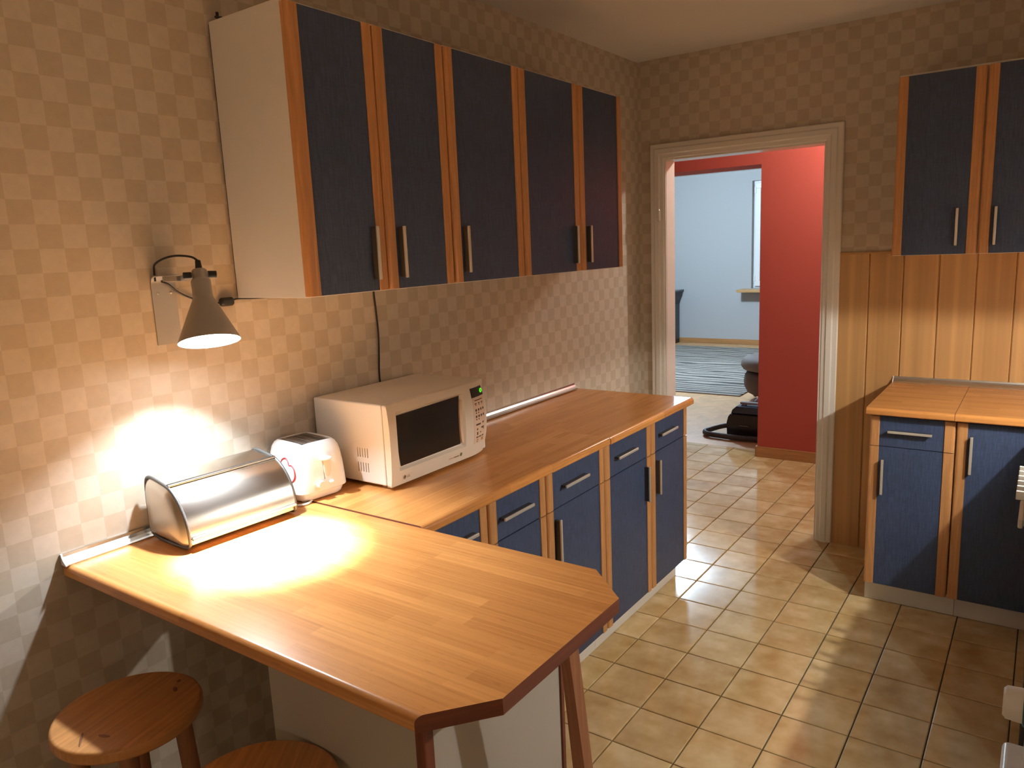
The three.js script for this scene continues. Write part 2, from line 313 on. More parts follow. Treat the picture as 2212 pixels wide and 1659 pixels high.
// wall cabinets on the left wall
const UF = 0.318, UY0 = 1.4394, UY1 = 2.1655, UH = UY1 - UY0 - 0.012;
[
  { z: [2.588, 2.296, 1.998], side: [1, 0], label: 'navy double-door wall cabinet nearest the lamp, with bare white side panel', hook: true },
  { z: [1.996, 1.600], side: [0], label: 'narrow single-door navy wall cabinet hung in the middle of the long row' },
  { z: [1.598, 1.194, 0.826], side: [1, 0], label: 'navy double-door wall cabinet at the doorway end of the long row' },
].forEach(({ z, side, label, hook }) => {
  const t = thing('wall_cabinet', label, 'cabinet', [0, UY0, z[z.length - 1]], 0, 'navy wall cabinets above the long worktop');
  const O = z[z.length - 1];
  mesh('carcass', carcass(0.012, UF - 0.017, 0, UY1 - UY0, 0.0005, z[0] - O - 0.0005), P.white, t);
  for (let k = 0; k + 1 < z.length; k++) {
    const w = z[k] - z[k + 1] - 0.003;
    front(t, 'door', w, UH, faceX(UF, z[k] - O - 0.001, 0.003), { v: true, x: side[k] ? w - ST - 0.014 : ST + 0.017, y: 0.104 });
  }
  mesh('back_gap_shade', box(0.003, 0.012, 0.004, UY1 - UY0 - 0.004, 0.006, z[0] - O - 0.006), P.gapShade, t);  // dark strip for the shade between carcass and wall
  if (hook) mesh('mounting_hook', join([rod([0.012, UY1 - UY0 + 0.002, z[0] - O - 0.03], [0.012, UY1 - UY0 + 0.03, z[0] - O - 0.03], 0.004), rod([0.003, UY1 - UY0 + 0.02, z[0] - O - 0.03], [0.03, UY1 - UY0 + 0.013, z[0] - O - 0.03], 0.003), box(0.003, 0.03, UY1 - UY0, UY1 - UY0 + 0.004, z[0] - O - 0.045, z[0] - O - 0.015)]), P.black, t);
});
// base cabinets on the left wall
const BF = 0.585, CT = 0.85, CB = 0.821;
const fronts = [ // near z, far z, door handle side (1 = far), drawer handle z centre
  [2.530, 2.238, 0, 2.385], [2.232, 1.926, 0, 2.102], [1.922, 1.532, 0, 1.752], [1.528, 1.137, 1, 1.37], [1.133, 0.757, 0, 0.982]];
[
  [[0], 'navy base cabinet tucked half behind the breakfast table edge'],
  [[1], 'navy base cabinet under the microwave worktop, second from the breakfast table'],
  [[2], 'navy base cabinet with one drawer over one door, middle of the long row'],
  [[3, 4], 'navy base cabinet with paired drawers and doors at the doorway end'],
].forEach(([ids, label]) => {
  const zn = fronts[ids[0]][0], zf = fronts[ids[ids.length - 1]][1], t = thing('base_cabinet', label, 'cabinet', [0, 0, zf], 0, 'navy base cabinets under the long worktop');
  mesh('carcass', carcass(0.02, BF - 0.0185, 0.1, CB - 0.001, ids[1] ? -0.010 : 0.0, zn - zf), P.white, t);
  for (const k of ids) {
    const [a, b, side, hz] = fronts[k], w = a - b;
    front(t, 'drawer', w, 0.128, faceX(BF, a - zf, 0.689), { v: false, x: a - hz, y: 0.066 });
    front(t, 'door', w, 0.584, faceX(BF, a - zf, 0.101), { v: true, x: side ? w - ST - 0.015 : ST + 0.015, y: 0.478 });
  }
  mesh('plinth', rbox(0.505, 0.53, 0.001, 0.098, 0.0, zn - zf + 0.003, 0.0015), P.white, t);
});
// worktops: post-formed front edge, extruded along the length
function worktop(name, label, len, depth, place, y = 0) {
  const r = 0.013, th = CT - CB, pts = [[0.004, -th], [depth - 0.006, -th]];
  for (let k = 0; k <= 5; k++) { const a = -Math.PI / 2 + k / 5 * Math.PI / 2; pts.push([depth - 0.006 + 0.006 * Math.cos(a), -th + 0.006 + 0.006 * Math.sin(a)]); }
  for (let k = 0; k <= 8; k++) { const a = k / 8 * Math.PI / 2; pts.push([depth - r + r * Math.cos(a), -r + r * Math.sin(a)]); }
  pts.push([0.004, 0]);
  const g = flat(prism(pts, len));
  const t = thing(name, label, 'worktop'); place(t); t.position.y = CT + y;
  const p = g.attributes.position, n = g.attributes.normal, uv = new Float32Array(p.count * 2), o = rnd(), o2 = rnd();
  for (let i = 0; i < p.count; i++) { uv[2 * i] = (Math.abs(n.getX(i)) > 0.9 ? depth - p.getY(i) : p.getX(i)) + o; uv[2 * i + 1] = p.getZ(i) + o2; }
  g.setAttribute('uv', new THREE.BufferAttribute(uv, 2));
  mesh('slab', g, P.beech, t);
  const s = new THREE.Shape(pts.map((q) => new THREE.Vector2(...q)));
  for (const z of [0, len]) mesh('end_band', flat(uvm(new THREE.ExtrudeGeometry(s, { depth: 0.0008, bevelEnabled: false }).translate(0, 0, z ? len : -0.0008), 'x')), P.edge, t);
  return t;
}
worktop('worktop', 'bare beech worktop section running to the doorway end of the long row', 0.785, 0.606, (t) => t.position.set(0, 0, 0.725));
worktop('worktop', 'short beech worktop section in the middle, beside the microwave', 0.392, 0.604, (t) => t.position.set(0, 0, 1.512), 0.0008);
worktop('worktop', 'beech worktop section that carries the microwave, next to the breakfast table', 0.624, 0.606, (t) => t.position.set(0, 0, 1.907), 0.003);

// breakfast table: long slab off the wall with two clipped corners
{
  const t = thing('breakfast_table', 'beech breakfast table with clipped corners jutting out from the wallpapered wall', 'table', [0, 0, 2.833]);
  const r = 0.013, th = 0.029, w = 0.302, L = 1.2156, zn = w, zf = -0.2985;
  const pts = [[zf, -th], [zn - 0.006, -th]];
  for (let k = 0; k <= 5; k++) { const a = -Math.PI / 2 + k / 5 * Math.PI / 2; pts.push([zn - 0.006 + 0.006 * Math.cos(a), -th + 0.006 + 0.006 * Math.sin(a)]); }
  for (let k = 0; k <= 8; k++) { const a = k / 8 * Math.PI / 2; pts.push([zn - r + r * Math.cos(a), -r + r * Math.sin(a)]); }
  pts.push([zf, 0]);
  // outline (z, y) extruded along x
  const g = flat(prism(pts.map(([z, y]) => [-z, y]), L - 0.003)).rotateY(Math.PI / 2);
  g.translate(0.003, CT, 0);
  const cut = (A, B, C) => { const s = new THREE.Shape([A, B, C].map(([x, z]) => new THREE.Vector2(x, -z))); return new Brush(flat(new THREE.ExtrudeGeometry(s, { depth: 0.2, bevelEnabled: false }).rotateX(-Math.PI / 2).translate(0, CT - 0.1, 0))); };
  const ev = new Evaluator(); ev.useGroups = false; ev.attributes = ['position', 'normal', 'uv'];
  const e1 = [1.1275, w], e2 = [L, 3.0258 - 2.833], f1 = [1.1102, zf], f2 = [L, 2.6313 - 2.833];
  const ext = (A, B) => { const k = 1.0; return [[A[0] + (A[0] - B[0]) * k, A[1] + (A[1] - B[1]) * k], [B[0] + (B[0] - A[0]) * k, B[1] + (B[1] - A[1]) * k]]; };
  const [a1, a2] = ext(e1, e2), [b1, b2] = ext(f1, f2);
  let br = new Brush(g); br.updateMatrixWorld();
  const c1 = cut(a1, a2, [L + 0.3, w + 0.3]), c2 = cut(b1, [L + 0.3, zf - 0.3], b2); c1.updateMatrixWorld(); c2.updateMatrixWorld();
  br = ev.evaluate(br, c1, SUBTRACTION); br = ev.evaluate(br, c2, SUBTRACTION);
  const G = flat(br.geometry), p = G.attributes.position, top = [], band = [];
  for (let i = 0; i < p.count; i += 3) {
    const A = V(p.getX(i), p.getY(i), p.getZ(i)), B = V(p.getX(i + 1), p.getY(i + 1), p.getZ(i + 1)), C = V(p.getX(i + 2), p.getY(i + 2), p.getZ(i + 2));
    const n = B.clone().sub(A).cross(C.clone().sub(A)).normalize();
    (n.x > 0.3 ? band : top).push([A, B, C, n]);
  }
  const build = (tri, band) => {
    const pos = [], nor = [], uv = [];
    for (const [A, B, C, n] of tri) for (const q of [A, B, C]) {
      pos.push(q.x, q.y, q.z);
      let N = n; // smooth the rounded long edge
      if (!band && q.z > w - r - 1e-5 && n.y > -0.2) { const cy = CT - r, cz = w - r; N = V(0, Math.max(0, q.y - cy), Math.max(0, q.z - cz)); N = N.length() > 1e-6 ? N.normalize() : n; }
      nor.push(N.x, N.y, N.z);
      uv.push(band ? q.y : (Math.abs(n.z) > 0.9 ? w + (CT - q.y) : q.z) + 0.31, band ? q.z : q.x + 0.15);
    }
    const o = new THREE.BufferGeometry(); o.setAttribute('position', new THREE.Float32BufferAttribute(pos, 3)); o.setAttribute('normal', new THREE.Float32BufferAttribute(nor, 3)); o.setAttribute('uv', new THREE.Float32BufferAttribute(uv, 2)); return o;
  };
  mesh('tabletop', build(top, false), P.beech, t);
  mesh('edge_band', build(band, true), P.edge, t).userData.label = 'dark brown edge band on the clipped end';
  // slanting support leg under the end
  const leg = (x0, x1, ya, za, yb, zb, wz, gx) => { // plank between two heights, tapering
    const pos = [], q = (A, B, C, D) => { for (const k of [A, B, C, A, C, D]) pos.push(...k); };
    const T = [[x0, ya, za + wz], [x1, ya, za + wz], [x1, ya, za], [x0, ya, za]], B = [[x0 - gx, yb, zb + wz * 0.62], [x1, yb, zb + wz * 0.62], [x1, yb, zb], [x0 - gx, yb, zb]];
    q(T[0], T[1], T[2], T[3]); q(B[3], B[2], B[1], B[0]);
    for (let k = 0; k < 4; k++) { const n = (k + 1) % 4; q(B[k], B[n], T[n], T[k]); }
    const o = new THREE.BufferGeometry(); o.setAttribute('position', new THREE.Float32BufferAttribute(pos, 3)); o.computeVertexNormals(); return uvm(o, 'y');
  };
  mesh('leg', leg(1.172, 1.192, CB + 0.0, 2.757 - 2.833, 0, 2.635 - 2.833, 0.034, 0.022), P.stoolLeg, t);
}
// cabinet that carries the table end
{
  const t = thing('base_cabinet', 'low off-white cabinet with brown corner post carrying the end of the breakfast table', 'cabinet', [0.62, 0, 2.60]);
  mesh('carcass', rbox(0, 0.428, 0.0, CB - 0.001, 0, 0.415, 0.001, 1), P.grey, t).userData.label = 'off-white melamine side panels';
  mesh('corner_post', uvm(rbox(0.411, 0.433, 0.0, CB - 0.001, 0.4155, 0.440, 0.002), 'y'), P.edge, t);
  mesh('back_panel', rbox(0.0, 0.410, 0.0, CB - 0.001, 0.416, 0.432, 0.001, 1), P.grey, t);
  mesh('edge_band', uvm(rbox(0.418, 0.432, 0.0, CB - 0.001, -0.012, 0.0, 0.0015), 'y'), P.edge, t);
}
// aluminium sealing strips
function sealStrip(label, len, place) {
  const t = thing('sealing_strip', label, 'trim strip', [0, 0, 0]); place(t);
  const pts = [[0.001, 0], [0.024, 0], [0.024, 0.003], [0.019, 0.006], [0.012, 0.012], [0.007, 0.019], [0.0055, 0.026], [0.001, 0.026]];
  mesh('profile', flat(prism(pts, len)), P.alu, t);
  const s = pts.map(([a, b]) => [a * 1.03, b * 1.03]);
  for (const z of [-0.004, len]) mesh('end_cap', flat(prism(s, 0.004).translate(0, 0, z)), P.plastic, t);
  return t;
}
sealStrip('bright aluminium sealing strip behind the breakfast table at the wallpaper', 0.592, (t) => t.position.set(0, CT + 0.0002, 2.541));
sealStrip('aluminium sealing strip running behind the microwave to the doorway end', 1.775, (t) => t.position.set(0, CT + 0.004, 0.752));

// right-hand run on the doorway wall
const RF = 0.61;
{
  const a = thing('base_cabinet', 'navy base cabinet right of the doorway with drawer and lit door', 'cabinet', [1.312, 0, 0]);
  mesh('carcass', carcass(0.001, 0.303, 0.09, CB - 0.001, 0.012, RF - 0.0185), P.white, a);
  front(a, 'drawer', 0.303, 0.122, faceZ(RF, 0, 0.690), { v: false, x: 0.148, y: 0.064 });
  front(a, 'door', 0.303, 0.594, faceZ(RF, 0, 0.093), { v: true, x: 0.055, y: 0.470 });
  mesh('plinth', rbox(-0.002, 0.3305, 0.001, 0.088, RF - 0.06, RF - 0.045, 0.0015), P.white, a);
  const b = thing('base_cabinet', 'navy base cabinet half in shadow beside the cooker, with one tall door', 'cabinet', [1.6185, 0, 0]);
  mesh('carcass', carcass(0.001, 0.280, 0.09, CB - 0.001, 0.012, RF - 0.0185), P.white, b);
  front(b, 'door', 0.40, 0.718, faceZ(RF, 0, 0.093), { v: true, x: 0.052, y: 0.597 });
  mesh('plinth', rbox(0.0255, 0.40, 0.001, 0.088, RF - 0.06, RF - 0.045, 0.0015), P.white, b);
  const W = (label, x0, x1) => worktop('worktop', label, x1 - x0, 0.642, (t) => { t.rotation.y = Math.PI / 2; t.scale.z = 1; t.rotation.y = -Math.PI / 2; t.position.set(x1, 0, 0.0); });
  W('short beech worktop section right of the doorway, at the panelled corner', 1.302, 1.611);
  W('beech worktop section along the panelling, right of its dark joint', 1.613, 2.495);
  sealStrip('dull aluminium sealing strip at the foot of the wood panelling', 1.19, (t) => { t.rotation.y = -Math.PI / 2; t.position.set(2.495, CT + 0.0002, 0.011); });
  const c = thing('wall_cabinet', 'navy wall cabinet right of the doorway, hung above the wood panelling', 'cabinet', [1.316, UY0 + 0.001, 0]);
  mesh('carcass', carcass(0.001, 0.61, 0, UY1 - UY0, 0.014, 0.291), P.white, c);
  front(c, 'door', 0.307, UH, faceZ(0.31, 0, 0.002), { v: true, x: 0.235, y: 0.108 });
  front(c, 'door', 0.307, UH, faceZ(0.31, 0.311, 0.002), { v: true, x: 0.055, y: 0.106 });
}

// ---------------------------------------------------------------- things on the breakfast table and worktop
{ // roll-top bread box
  const t = thing('bread_box', 'stainless steel roll-top bread box standing against the wallpaper under the lamp', 'bread box', [0.024, CT + 0.0065, 2.936], -0.05);
  // side outline (x, y) from back bottom over the top to the front lip
  const arc = []; for (let k = 0; k <= 18; k++) { const a = (68 - k * 74 / 18) * Math.PI / 180; arc.push([0.066 + 0.114 * Math.cos(a) * 1.04, 0.022 + 0.127 * Math.sin(a)]); }
  const out = [[0.006, 0.008], [0.0, 0.03], [0.0, 0.128], [0.008, 0.148], [0.022, 0.154], ...arc.map((p) => p), [0.178, 0.006], [0.170, 0.002]];
  const L = 0.334, shell = out.map((p) => p);
  const body = flat(prism(shell, L - 0.03).translate(0, 0, -L + 0.015));
  const b = mesh('body', body, P.satin, t); b.userData.label = 'steel back and base shell';
  // fixed top sheet and rolling lid as thin curved sheets just proud of the shell
  const sheet = (pts, off, z0, z1, th) => {
    const P0 = [], P1 = [];
    pts.forEach((p, i) => { const a = pts[Math.max(0, i - 1)], c = pts[Math.min(pts.length - 1, i + 1)], d = [c[0] - a[0], c[1] - a[1]], l = Math.hypot(...d); const n = [-d[1] / l, d[0] / l]; const s = n[1] > 0 || n[0] > 0 ? 1 : -1; P1.push([p[0] + s * n[0] * (off + th), p[1] + s * n[1] * (off + th)]); P0.push([p[0] + s * n[0] * off, p[1] + s * n[1] * off]); });
    const N = P1.length, pos = [], nor = [], uv = [];
    let len = 0;
    for (let i = 0; i + 1 < N; i++) {
      const nn = (k) => { const a = P1[Math.max(0, k - 1)], c = P1[Math.min(N - 1, k + 1)], d = [c[0] - a[0], c[1] - a[1]], l = Math.hypot(...d); const s = (-d[1] / l > 0 || d[0] / l > 0) ? 1 : -1; return [-d[1] / l * s, d[0] / l * s, 0]; };
      const l2 = len + Math.hypot(P1[i + 1][0] - P1[i][0], P1[i + 1][1] - P1[i][1]);
      const A = [...P1[i], z0], B = [...P1[i + 1], z0], C = [...P1[i + 1], z1], D = [...P1[i], z1], na = nn(i), nb = nn(i + 1);
      for (const [p, n, u] of [[A, na, [len, 0]], [D, na, [len, z1 - z0]], [C, nb, [l2, z1 - z0]], [A, na, [len, 0]], [C, nb, [l2, z1 - z0]], [B, nb, [l2, 0]]]) { pos.push(...p); nor.push(...n); uv.push(...u); }
      len = l2;
    }
    for (const [i, s] of [[0, 1], [N - 1, -1]]) { const A = [...P0[i], z0], B = [...P1[i], z0], C = [...P1[i], z1], D = [...P0[i], z1]; const dx = i ? P1[i][0] - P1[i - 1][0] : P1[0][0] - P1[1][0], dy = i ? P1[i][1] - P1[i - 1][1] : P1[0][1] - P1[1][1], l = Math.hypot(dx, dy); for (const p of [A, B, C, A, C, D]) { pos.push(...p); nor.push(dx / l, dy / l, 0); uv.push(0, 0); } }
    const g = new THREE.BufferGeometry(); g.setAttribute('position', new THREE.Float32BufferAttribute(pos, 3)); g.setAttribute('normal', new THREE.Float32BufferAttribute(nor, 3)); g.setAttribute('uv', new THREE.Float32BufferAttribute(uv, 2)); return g;
  };
  const zi0 = -L + 0.014, zi1 = -0.014;
  mesh('top_sheet', sheet([[0.002, 0.144], [0.010, 0.152], [0.022, 0.156], [0.055, 0.151], [0.092, 0.1455]], 0.001, zi0, zi1, 0.0015), P.steel, t);
  const lid = mesh('lid', sheet(arc.slice(0, 17), 0.0032, zi0, zi1, 0.0018), P.steel, t);
  lid.userData.label = 'polished rolling lid';
  mesh('groove_shade', rod([0.1065, 0.1482, zi0], [0.1065, 0.1482, zi1], 0.0026), P.gapShade, t);  // dark rod for the shade in the groove above the lid
  mesh('lid_edge', rod([0.113, 0.1475, zi0], [0.113, 0.1475, zi1], 0.0032), P.steel, lid);
  const e = arc[16]; mesh('lid_grip', join([rbox(e[0] - 0.002, e[0] + 0.012, e[1] - 0.004, e[1] + 0.003, zi0 + 0.004, zi1 - 0.004, 0.002), rod([e[0] + 0.010, e[1] - 0.002, zi0 + 0.004], [e[0] + 0.010, e[1] - 0.002, zi1 - 0.004], 0.0036)]), P.steel, lid);
  // bulged end caps with dark rims
  for (const s of [0, 1]) {
    const cx = 0.088, cy = 0.066, pos = [], idx = [], N = out.length, R = 8;
    const dense = out.map((p) => p);
    for (let r = 0; r <= R; r++) for (let k = 0; k < N; k++) {
      const f = 1 - r / R, bul = 0.020 * Math.sqrt(Math.max(0, 1 - Math.pow(f, 2.6)));
      pos.push(cx + (dense[k][0] - cx) * f * 1.0, cy + (dense[k][1] - cy) * f, (s ? -L + 0.015 : -0.015) + (s ? -1 : 1) * (bul + 0.0005));
    }
    for (let r = 0; r < R; r++) for (let k = 0; k < N; k++) { const n = (k + 1) % N, a = r * N + k, b2 = r * N + n, c = (r + 1) * N + n, d = (r + 1) * N + k; if (s) idx.push(a, b2, c, a, c, d); else idx.push(a, c, b2, a, d, c); }
    const g = new THREE.BufferGeometry(); g.setAttribute('position', new THREE.Float32BufferAttribute(pos, 3)); g.setIndex(idx); g.computeVertexNormals(); g.setAttribute('uv', new THREE.Float32BufferAttribute(new Float32Array(pos.length / 3 * 2), 2));
    mesh('end_cap', g, P.satin, t);
    const cr = new THREE.CatmullRomCurve3(out.map((p) => V(cx + (p[0] - cx) * 1.03, cy + (p[1] - cy) * 1.03 + 0.0015, s ? -L + 0.014 : -0.014)), true);
    mesh('rim', new THREE.TubeGeometry(cr, 90, 0.0042, 8, true), P.rim, t);
  }
  for (const [x, z] of [[0.03, -0.03], [0.15, -0.03], [0.03, -0.30], [0.15, -0.30]]) mesh('foot', rod([x, -0.006, z], [x, 0.004, z], 0.008), P.black, t);
}
{ // toaster : superellipse sections lofted upwards, wider at the base
  const t = thing('toaster', 'white plastic two-slot toaster with a red cloud outline, between bread box and microwave', 'toaster', [0.108, CT + 0.0005, 2.483], -0.12); t.scale.set(1.06, 1.0, 1.10);
  const loft = (secs, m, exp = 5) => { // secs: [y, halfX, halfZ, cx]
    const N = 64, pos = [], idx = [];
    for (const [y, a, b, cx = 0, e = exp] of secs) for (let k = 0; k < N; k++) { const th = k / N * Math.PI * 2, c = Math.cos(th), s = Math.sin(th); pos.push(cx + a * Math.sign(c) * Math.abs(c) ** (2 / e), y, b * Math.sign(s) * Math.abs(s) ** (2 / e)); }
    for (let r = 0; r + 1 < secs.length; r++) for (let k = 0; k < N; k++) { const n = (k + 1) % N; idx.push(r * N + k, (r + 1) * N + k, (r + 1) * N + n, r * N + k, (r + 1) * N + n, r * N + n); }
    for (const [r, up] of [[0, 0], [secs.length - 1, 1]]) { const c = pos.length / 3; pos.push(secs[r][3] || 0, secs[r][0], 0); for (let k = 0; k < N; k++) { const n = (k + 1) % N; up ? idx.push(c, r * N + n, r * N + k) : idx.push(c, r * N + k, r * N + n); } }
    const g = new THREE.BufferGeometry(); g.setAttribute('position', new THREE.Float32BufferAttribute(pos, 3)); g.setIndex(idx); g.computeVertexNormals(); g.setAttribute('uv', new THREE.Float32BufferAttribute(new Float32Array(pos.length / 3 * 2), 2)); return flat(g);
  };
  mesh('base', loft([[0.004, 0.074, 0.060], [0.010, 0.080, 0.066], [0.026, 0.085, 0.072], [0.030, 0.085, 0.072]]), P.plastic, t);
  let bodyG = loft([[0.029, 0.091, 0.077], [0.031, 0.0925, 0.0785], [0.06, 0.0915, 0.077], [0.10, 0.089, 0.074], [0.132, 0.086, 0.070], [0.150, 0.082, 0.066], [0.162, 0.076, 0.060], [0.168, 0.069, 0.053], [0.170, 0.060, 0.045]]);
  const ev = new Evaluator(); ev.useGroups = false; ev.attributes = ['position', 'normal', 'uv'];
  let br = new Brush(bodyG); br.updateMatrixWorld();
  const cutG = (g) => { const c = new Brush(flat(g)); c.updateMatrixWorld(); br = ev.evaluate(br, c, SUBTRACTION); br.updateMatrixWorld(); };
  cutG(box(-0.062, 0.062, 0.164, 0.2, -0.045, 0.045));                        // sunken slot plate
  cutG(box(0.0835, 0.12, 0.062, 0.128, 0.0015, 0.0045));                       // lever slit
  mesh('body', flat(br.geometry), P.plastic, t);
  mesh('slot_plate', rbox(-0.0615, 0.0615, 0.1625, 0.1665, -0.0445, 0.0445, 0.001), M({ color: lin(0.16, 0.13, 0.11), metalness: 0.7, roughness: 0.45 }), t);
  for (const z of [-0.02, 0.02]) mesh('slot', join([rbox(-0.056, 0.056, 0.1655, 0.1690, z - 0.0135, z - 0.011, 0.0008), rbox(-0.056, 0.056, 0.1655, 0.1690, z + 0.011, z + 0.0135, 0.0008), rbox(-0.056, -0.0535, 0.1655, 0.1685, z - 0.012, z + 0.012, 0.0008), rbox(0.0535, 0.056, 0.1655, 0.1685, z - 0.012, z + 0.012, 0.0008)]), M({ color: lin(0.30, 0.25, 0.21), metalness: 0.8, roughness: 0.4 }), t);
  // lever, scoop beside the slit, dial and button on the end facing the room
  const lev = new THREE.SphereGeometry(1, 24, 14).scale(0.014, 0.0055, 0.017); mesh('lever', lev.translate(0.097, 0.124, -0.001), P.plastic, t);
  const sc = new THREE.SphereGeometry(1, 24, 24).scale(0.0022, 0.034, 0.0115); mesh('scoop', sc.translate(0.0895, 0.092, -0.008), P.cream, t);
  const dl = new THREE.CylinderGeometry(0.0115, 0.0125, 0.012, 28).rotateZ(-Math.PI / 2); mesh('dial', dl.translate(0.0985, 0.050, 0.018), P.plastic, t);
  const bt = new THREE.SphereGeometry(1, 18, 12).scale(0.005, 0.0045, 0.007); mesh('button', bt.translate(0.0935, 0.050, -0.016), P.plastic, t);
  // cloud / heart outline in red on the long side
  const hs = [[-0.018, 0.062], [-0.022, 0.082], [-0.012, 0.102], [0.004, 0.108], [0.016, 0.098], [0.019, 0.090], [0.030, 0.091], [0.043, 0.080], [0.046, 0.062], [0.036, 0.046], [0.018, 0.040], [0.0, 0.044]].map(([x, y]) => V(x * 1.05 + 0.016, y + 0.022, 0.0778 - (y - 0.018) * 0.072));
  mesh('emblem', new THREE.TubeGeometry(new THREE.CatmullRomCurve3(hs, true), 80, 0.002, 6, true), M({ color: lin(0.62, 0.03, 0.04), roughness: 0.5 }), t);
  for (const [x, z] of [[0.055, 0.045], [0.055, -0.045], [-0.055, 0.045], [-0.055, -0.045]]) mesh('foot', rod([x, 0, z], [x, 0.006, z], 0.009), P.plastic, t);
  mesh('power_cord', tube([[-0.06, 0.012, 0.05], [-0.02, 0.004, 0.085], [0.03, 0.0035, 0.098], [0.065, 0.0035, 0.09], [0.085, 0.0035, 0.066], [0.082, 0.0035, 0.05], [0.07, 0.004, 0.035]], 0.0033), P.plastic, t);
}
{ // microwave oven
  const t = thing('microwave_oven', 'cream microwave oven with dark window and green clock digit on the worktop', 'microwave', [0.014, CT + 0.0035, 1.872]);
  const W = 0.487, H0 = 0.012, H1 = 0.258, D = 0.295;
  const ev = new Evaluator(); ev.useGroups = false; ev.attributes = ['position', 'normal', 'uv'];
  let cab = new Brush(rbox(0, D, H0, H1, 0, W, 0.005, 3)); cab.updateMatrixWorld();
  const cut = (b, g) => { const c = new Brush(flat(g)); c.updateMatrixWorld(); const r = ev.evaluate(b, c, SUBTRACTION); r.updateMatrixWorld(); return r; };
  const slots = [];
  for (const y0 of [0.090, 0.045]) for (let k = 0; k < 5; k++) slots.push(box(0.181 + k * 0.0105, 0.1845 + k * 0.0105, y0, y0 + 0.029, W - 0.006, W + 0.01));
  cab = cut(cab, join(slots));
  mesh('cabinet', flat(cab.geometry), P.mw, t);
  mesh('vent_shade', box(0.175, 0.24, 0.04, 0.125, W - 0.0075, W - 0.006), P.gapShade, t);  // dark sheet for the shade inside the vent slots
  mesh('seam', box(D - 0.001, D + 0.003, H0 + 0.003, H1 - 0.003, 0.03, W - 0.003), P.gapShade, t);
  // bowed front: profile in x-y, deeper in the middle, rounded over at top and bottom
  const prof = (y) => { const v = (y - 0.010) / 0.248; return D + 0.020 + 0.008 * (1 - Math.abs(2 * v - 1) ** 2.5); };
  const bx = (z) => -0.018 * Math.max(0, (0.10 - z) / 0.10) ** 2;               // rounds back towards the far end
  const grid = (z0, z1, y0, y1, off, nz = 24, ny = 18, back = null) => {
    const pos = [], idx = [], uv = [];
    for (let j = 0; j <= ny; j++) for (let i = 0; i <= nz; i++) { const z = z0 + (z1 - z0) * i / nz, y = y0 + (y1 - y0) * j / ny; const v = Math.abs(2 * (y - 0.010) / 0.248 - 1); pos.push(prof(y) + bx(z) + off, y, z + 0.024 * Math.max(0, 1 - z / 0.3) ** 2 * v ** 2.4); uv.push(1 - i / nz, j / ny); }
    const w = nz + 1; for (let j = 0; j < ny; j++) for (let i = 0; i < nz; i++) { const a = j * w + i; idx.push(a, a + w + 1, a + 1, a, a + w, a + w + 1); }
    const nf = pos.length / 3;
    if (back !== null) { // close to a solid
      const ring = []; for (let i = 0; i <= nz; i++) ring.push(i); for (let j = 1; j <= ny; j++) ring.push(j * w + nz); for (let i = nz - 1; i >= 0; i--) ring.push(ny * w + i); for (let j = ny - 1; j >= 1; j--) ring.push(j * w);
      const b0 = pos.length / 3; for (const k of ring) { pos.push(pos[3 * k], pos[3 * k + 1], pos[3 * k + 2]); uv.push(0, 0); } const b1 = pos.length / 3; for (const k of ring) { pos.push(back === 'off' ? pos[3 * k] - 0.003 : back, pos[3 * k + 1], pos[3 * k + 2]); uv.push(0, 0); }
      const n = ring.length; for (let k = 0; k < n; k++) { const m = (k + 1) % n; idx.push(b0 + k, b0 + m, b1 + m, b0 + k, b1 + m, b1 + k); }
      const c = pos.length / 3; pos.push(back === 'off' ? prof((y0 + y1) / 2) + off - 0.003 : back, (y0 + y1) / 2, (z0 + z1) / 2); uv.push(0, 0); const b2 = pos.length / 3; for (const k of ring) { pos.push(back === 'off' ? pos[3 * k] - 0.003 : back, pos[3 * k + 1], pos[3 * k + 2]); uv.push(0, 0); }
      for (let k = 0; k < n; k++) idx.push(c, b2 + k, b2 + (k + 1) % n);
    }
    const g = new THREE.BufferGeometry(); g.setAttribute('position', new THREE.Float32BufferAttribute(pos, 3)); g.setAttribute('uv', new THREE.Float32BufferAttribute(uv, 2)); g.setIndex(idx); g.computeVertexNormals(); return flat(g);
  };
  let fr = new Brush(grid(0.0, W, 0.010, 0.257, 0, 40, 30, D + 0.0035)); fr.updateMatrixWorld();
  // funnel-shaped recess round the window, then the grip scoop at its far side
  const frus = (o, i, xo, xi) => { const [a, b, c, d] = o, [e, f, g2, h] = i, pos = [], q = (A, B, C, E2) => { for (const p of [A, B, C, A, C, E2]) pos.push(...p); };
    const O = [[xo, c, a], [xo, c, b], [xo, d, b], [xo, d, a]], I = [[xi, g2, e], [xi, g2, f], [xi, h, f], [xi, h, e]];
    q(O[3], O[2], O[1], O[0]); q(I[0], I[1], I[2], I[3]); for (let k = 0; k < 4; k++) { const n = (k + 1) % 4; q(O[k], O[n], I[n], I[k]); }
    const G = new THREE.BufferGeometry(); G.setAttribute('position', new THREE.Float32BufferAttribute(pos, 3)); G.computeVertexNormals(); G.setAttribute('uv', new THREE.Float32BufferAttribute(new Float32Array(pos.length / 3 * 2), 2)); return G; };
  fr = cut(fr, frus([0.118, 0.472, 0.040, 0.245], [0.150, 0.444, 0.060, 0.226], D + 0.046, D + 0.0145));
  const front2 = mesh('front_frame', flat(fr.geometry), P.cream, t);
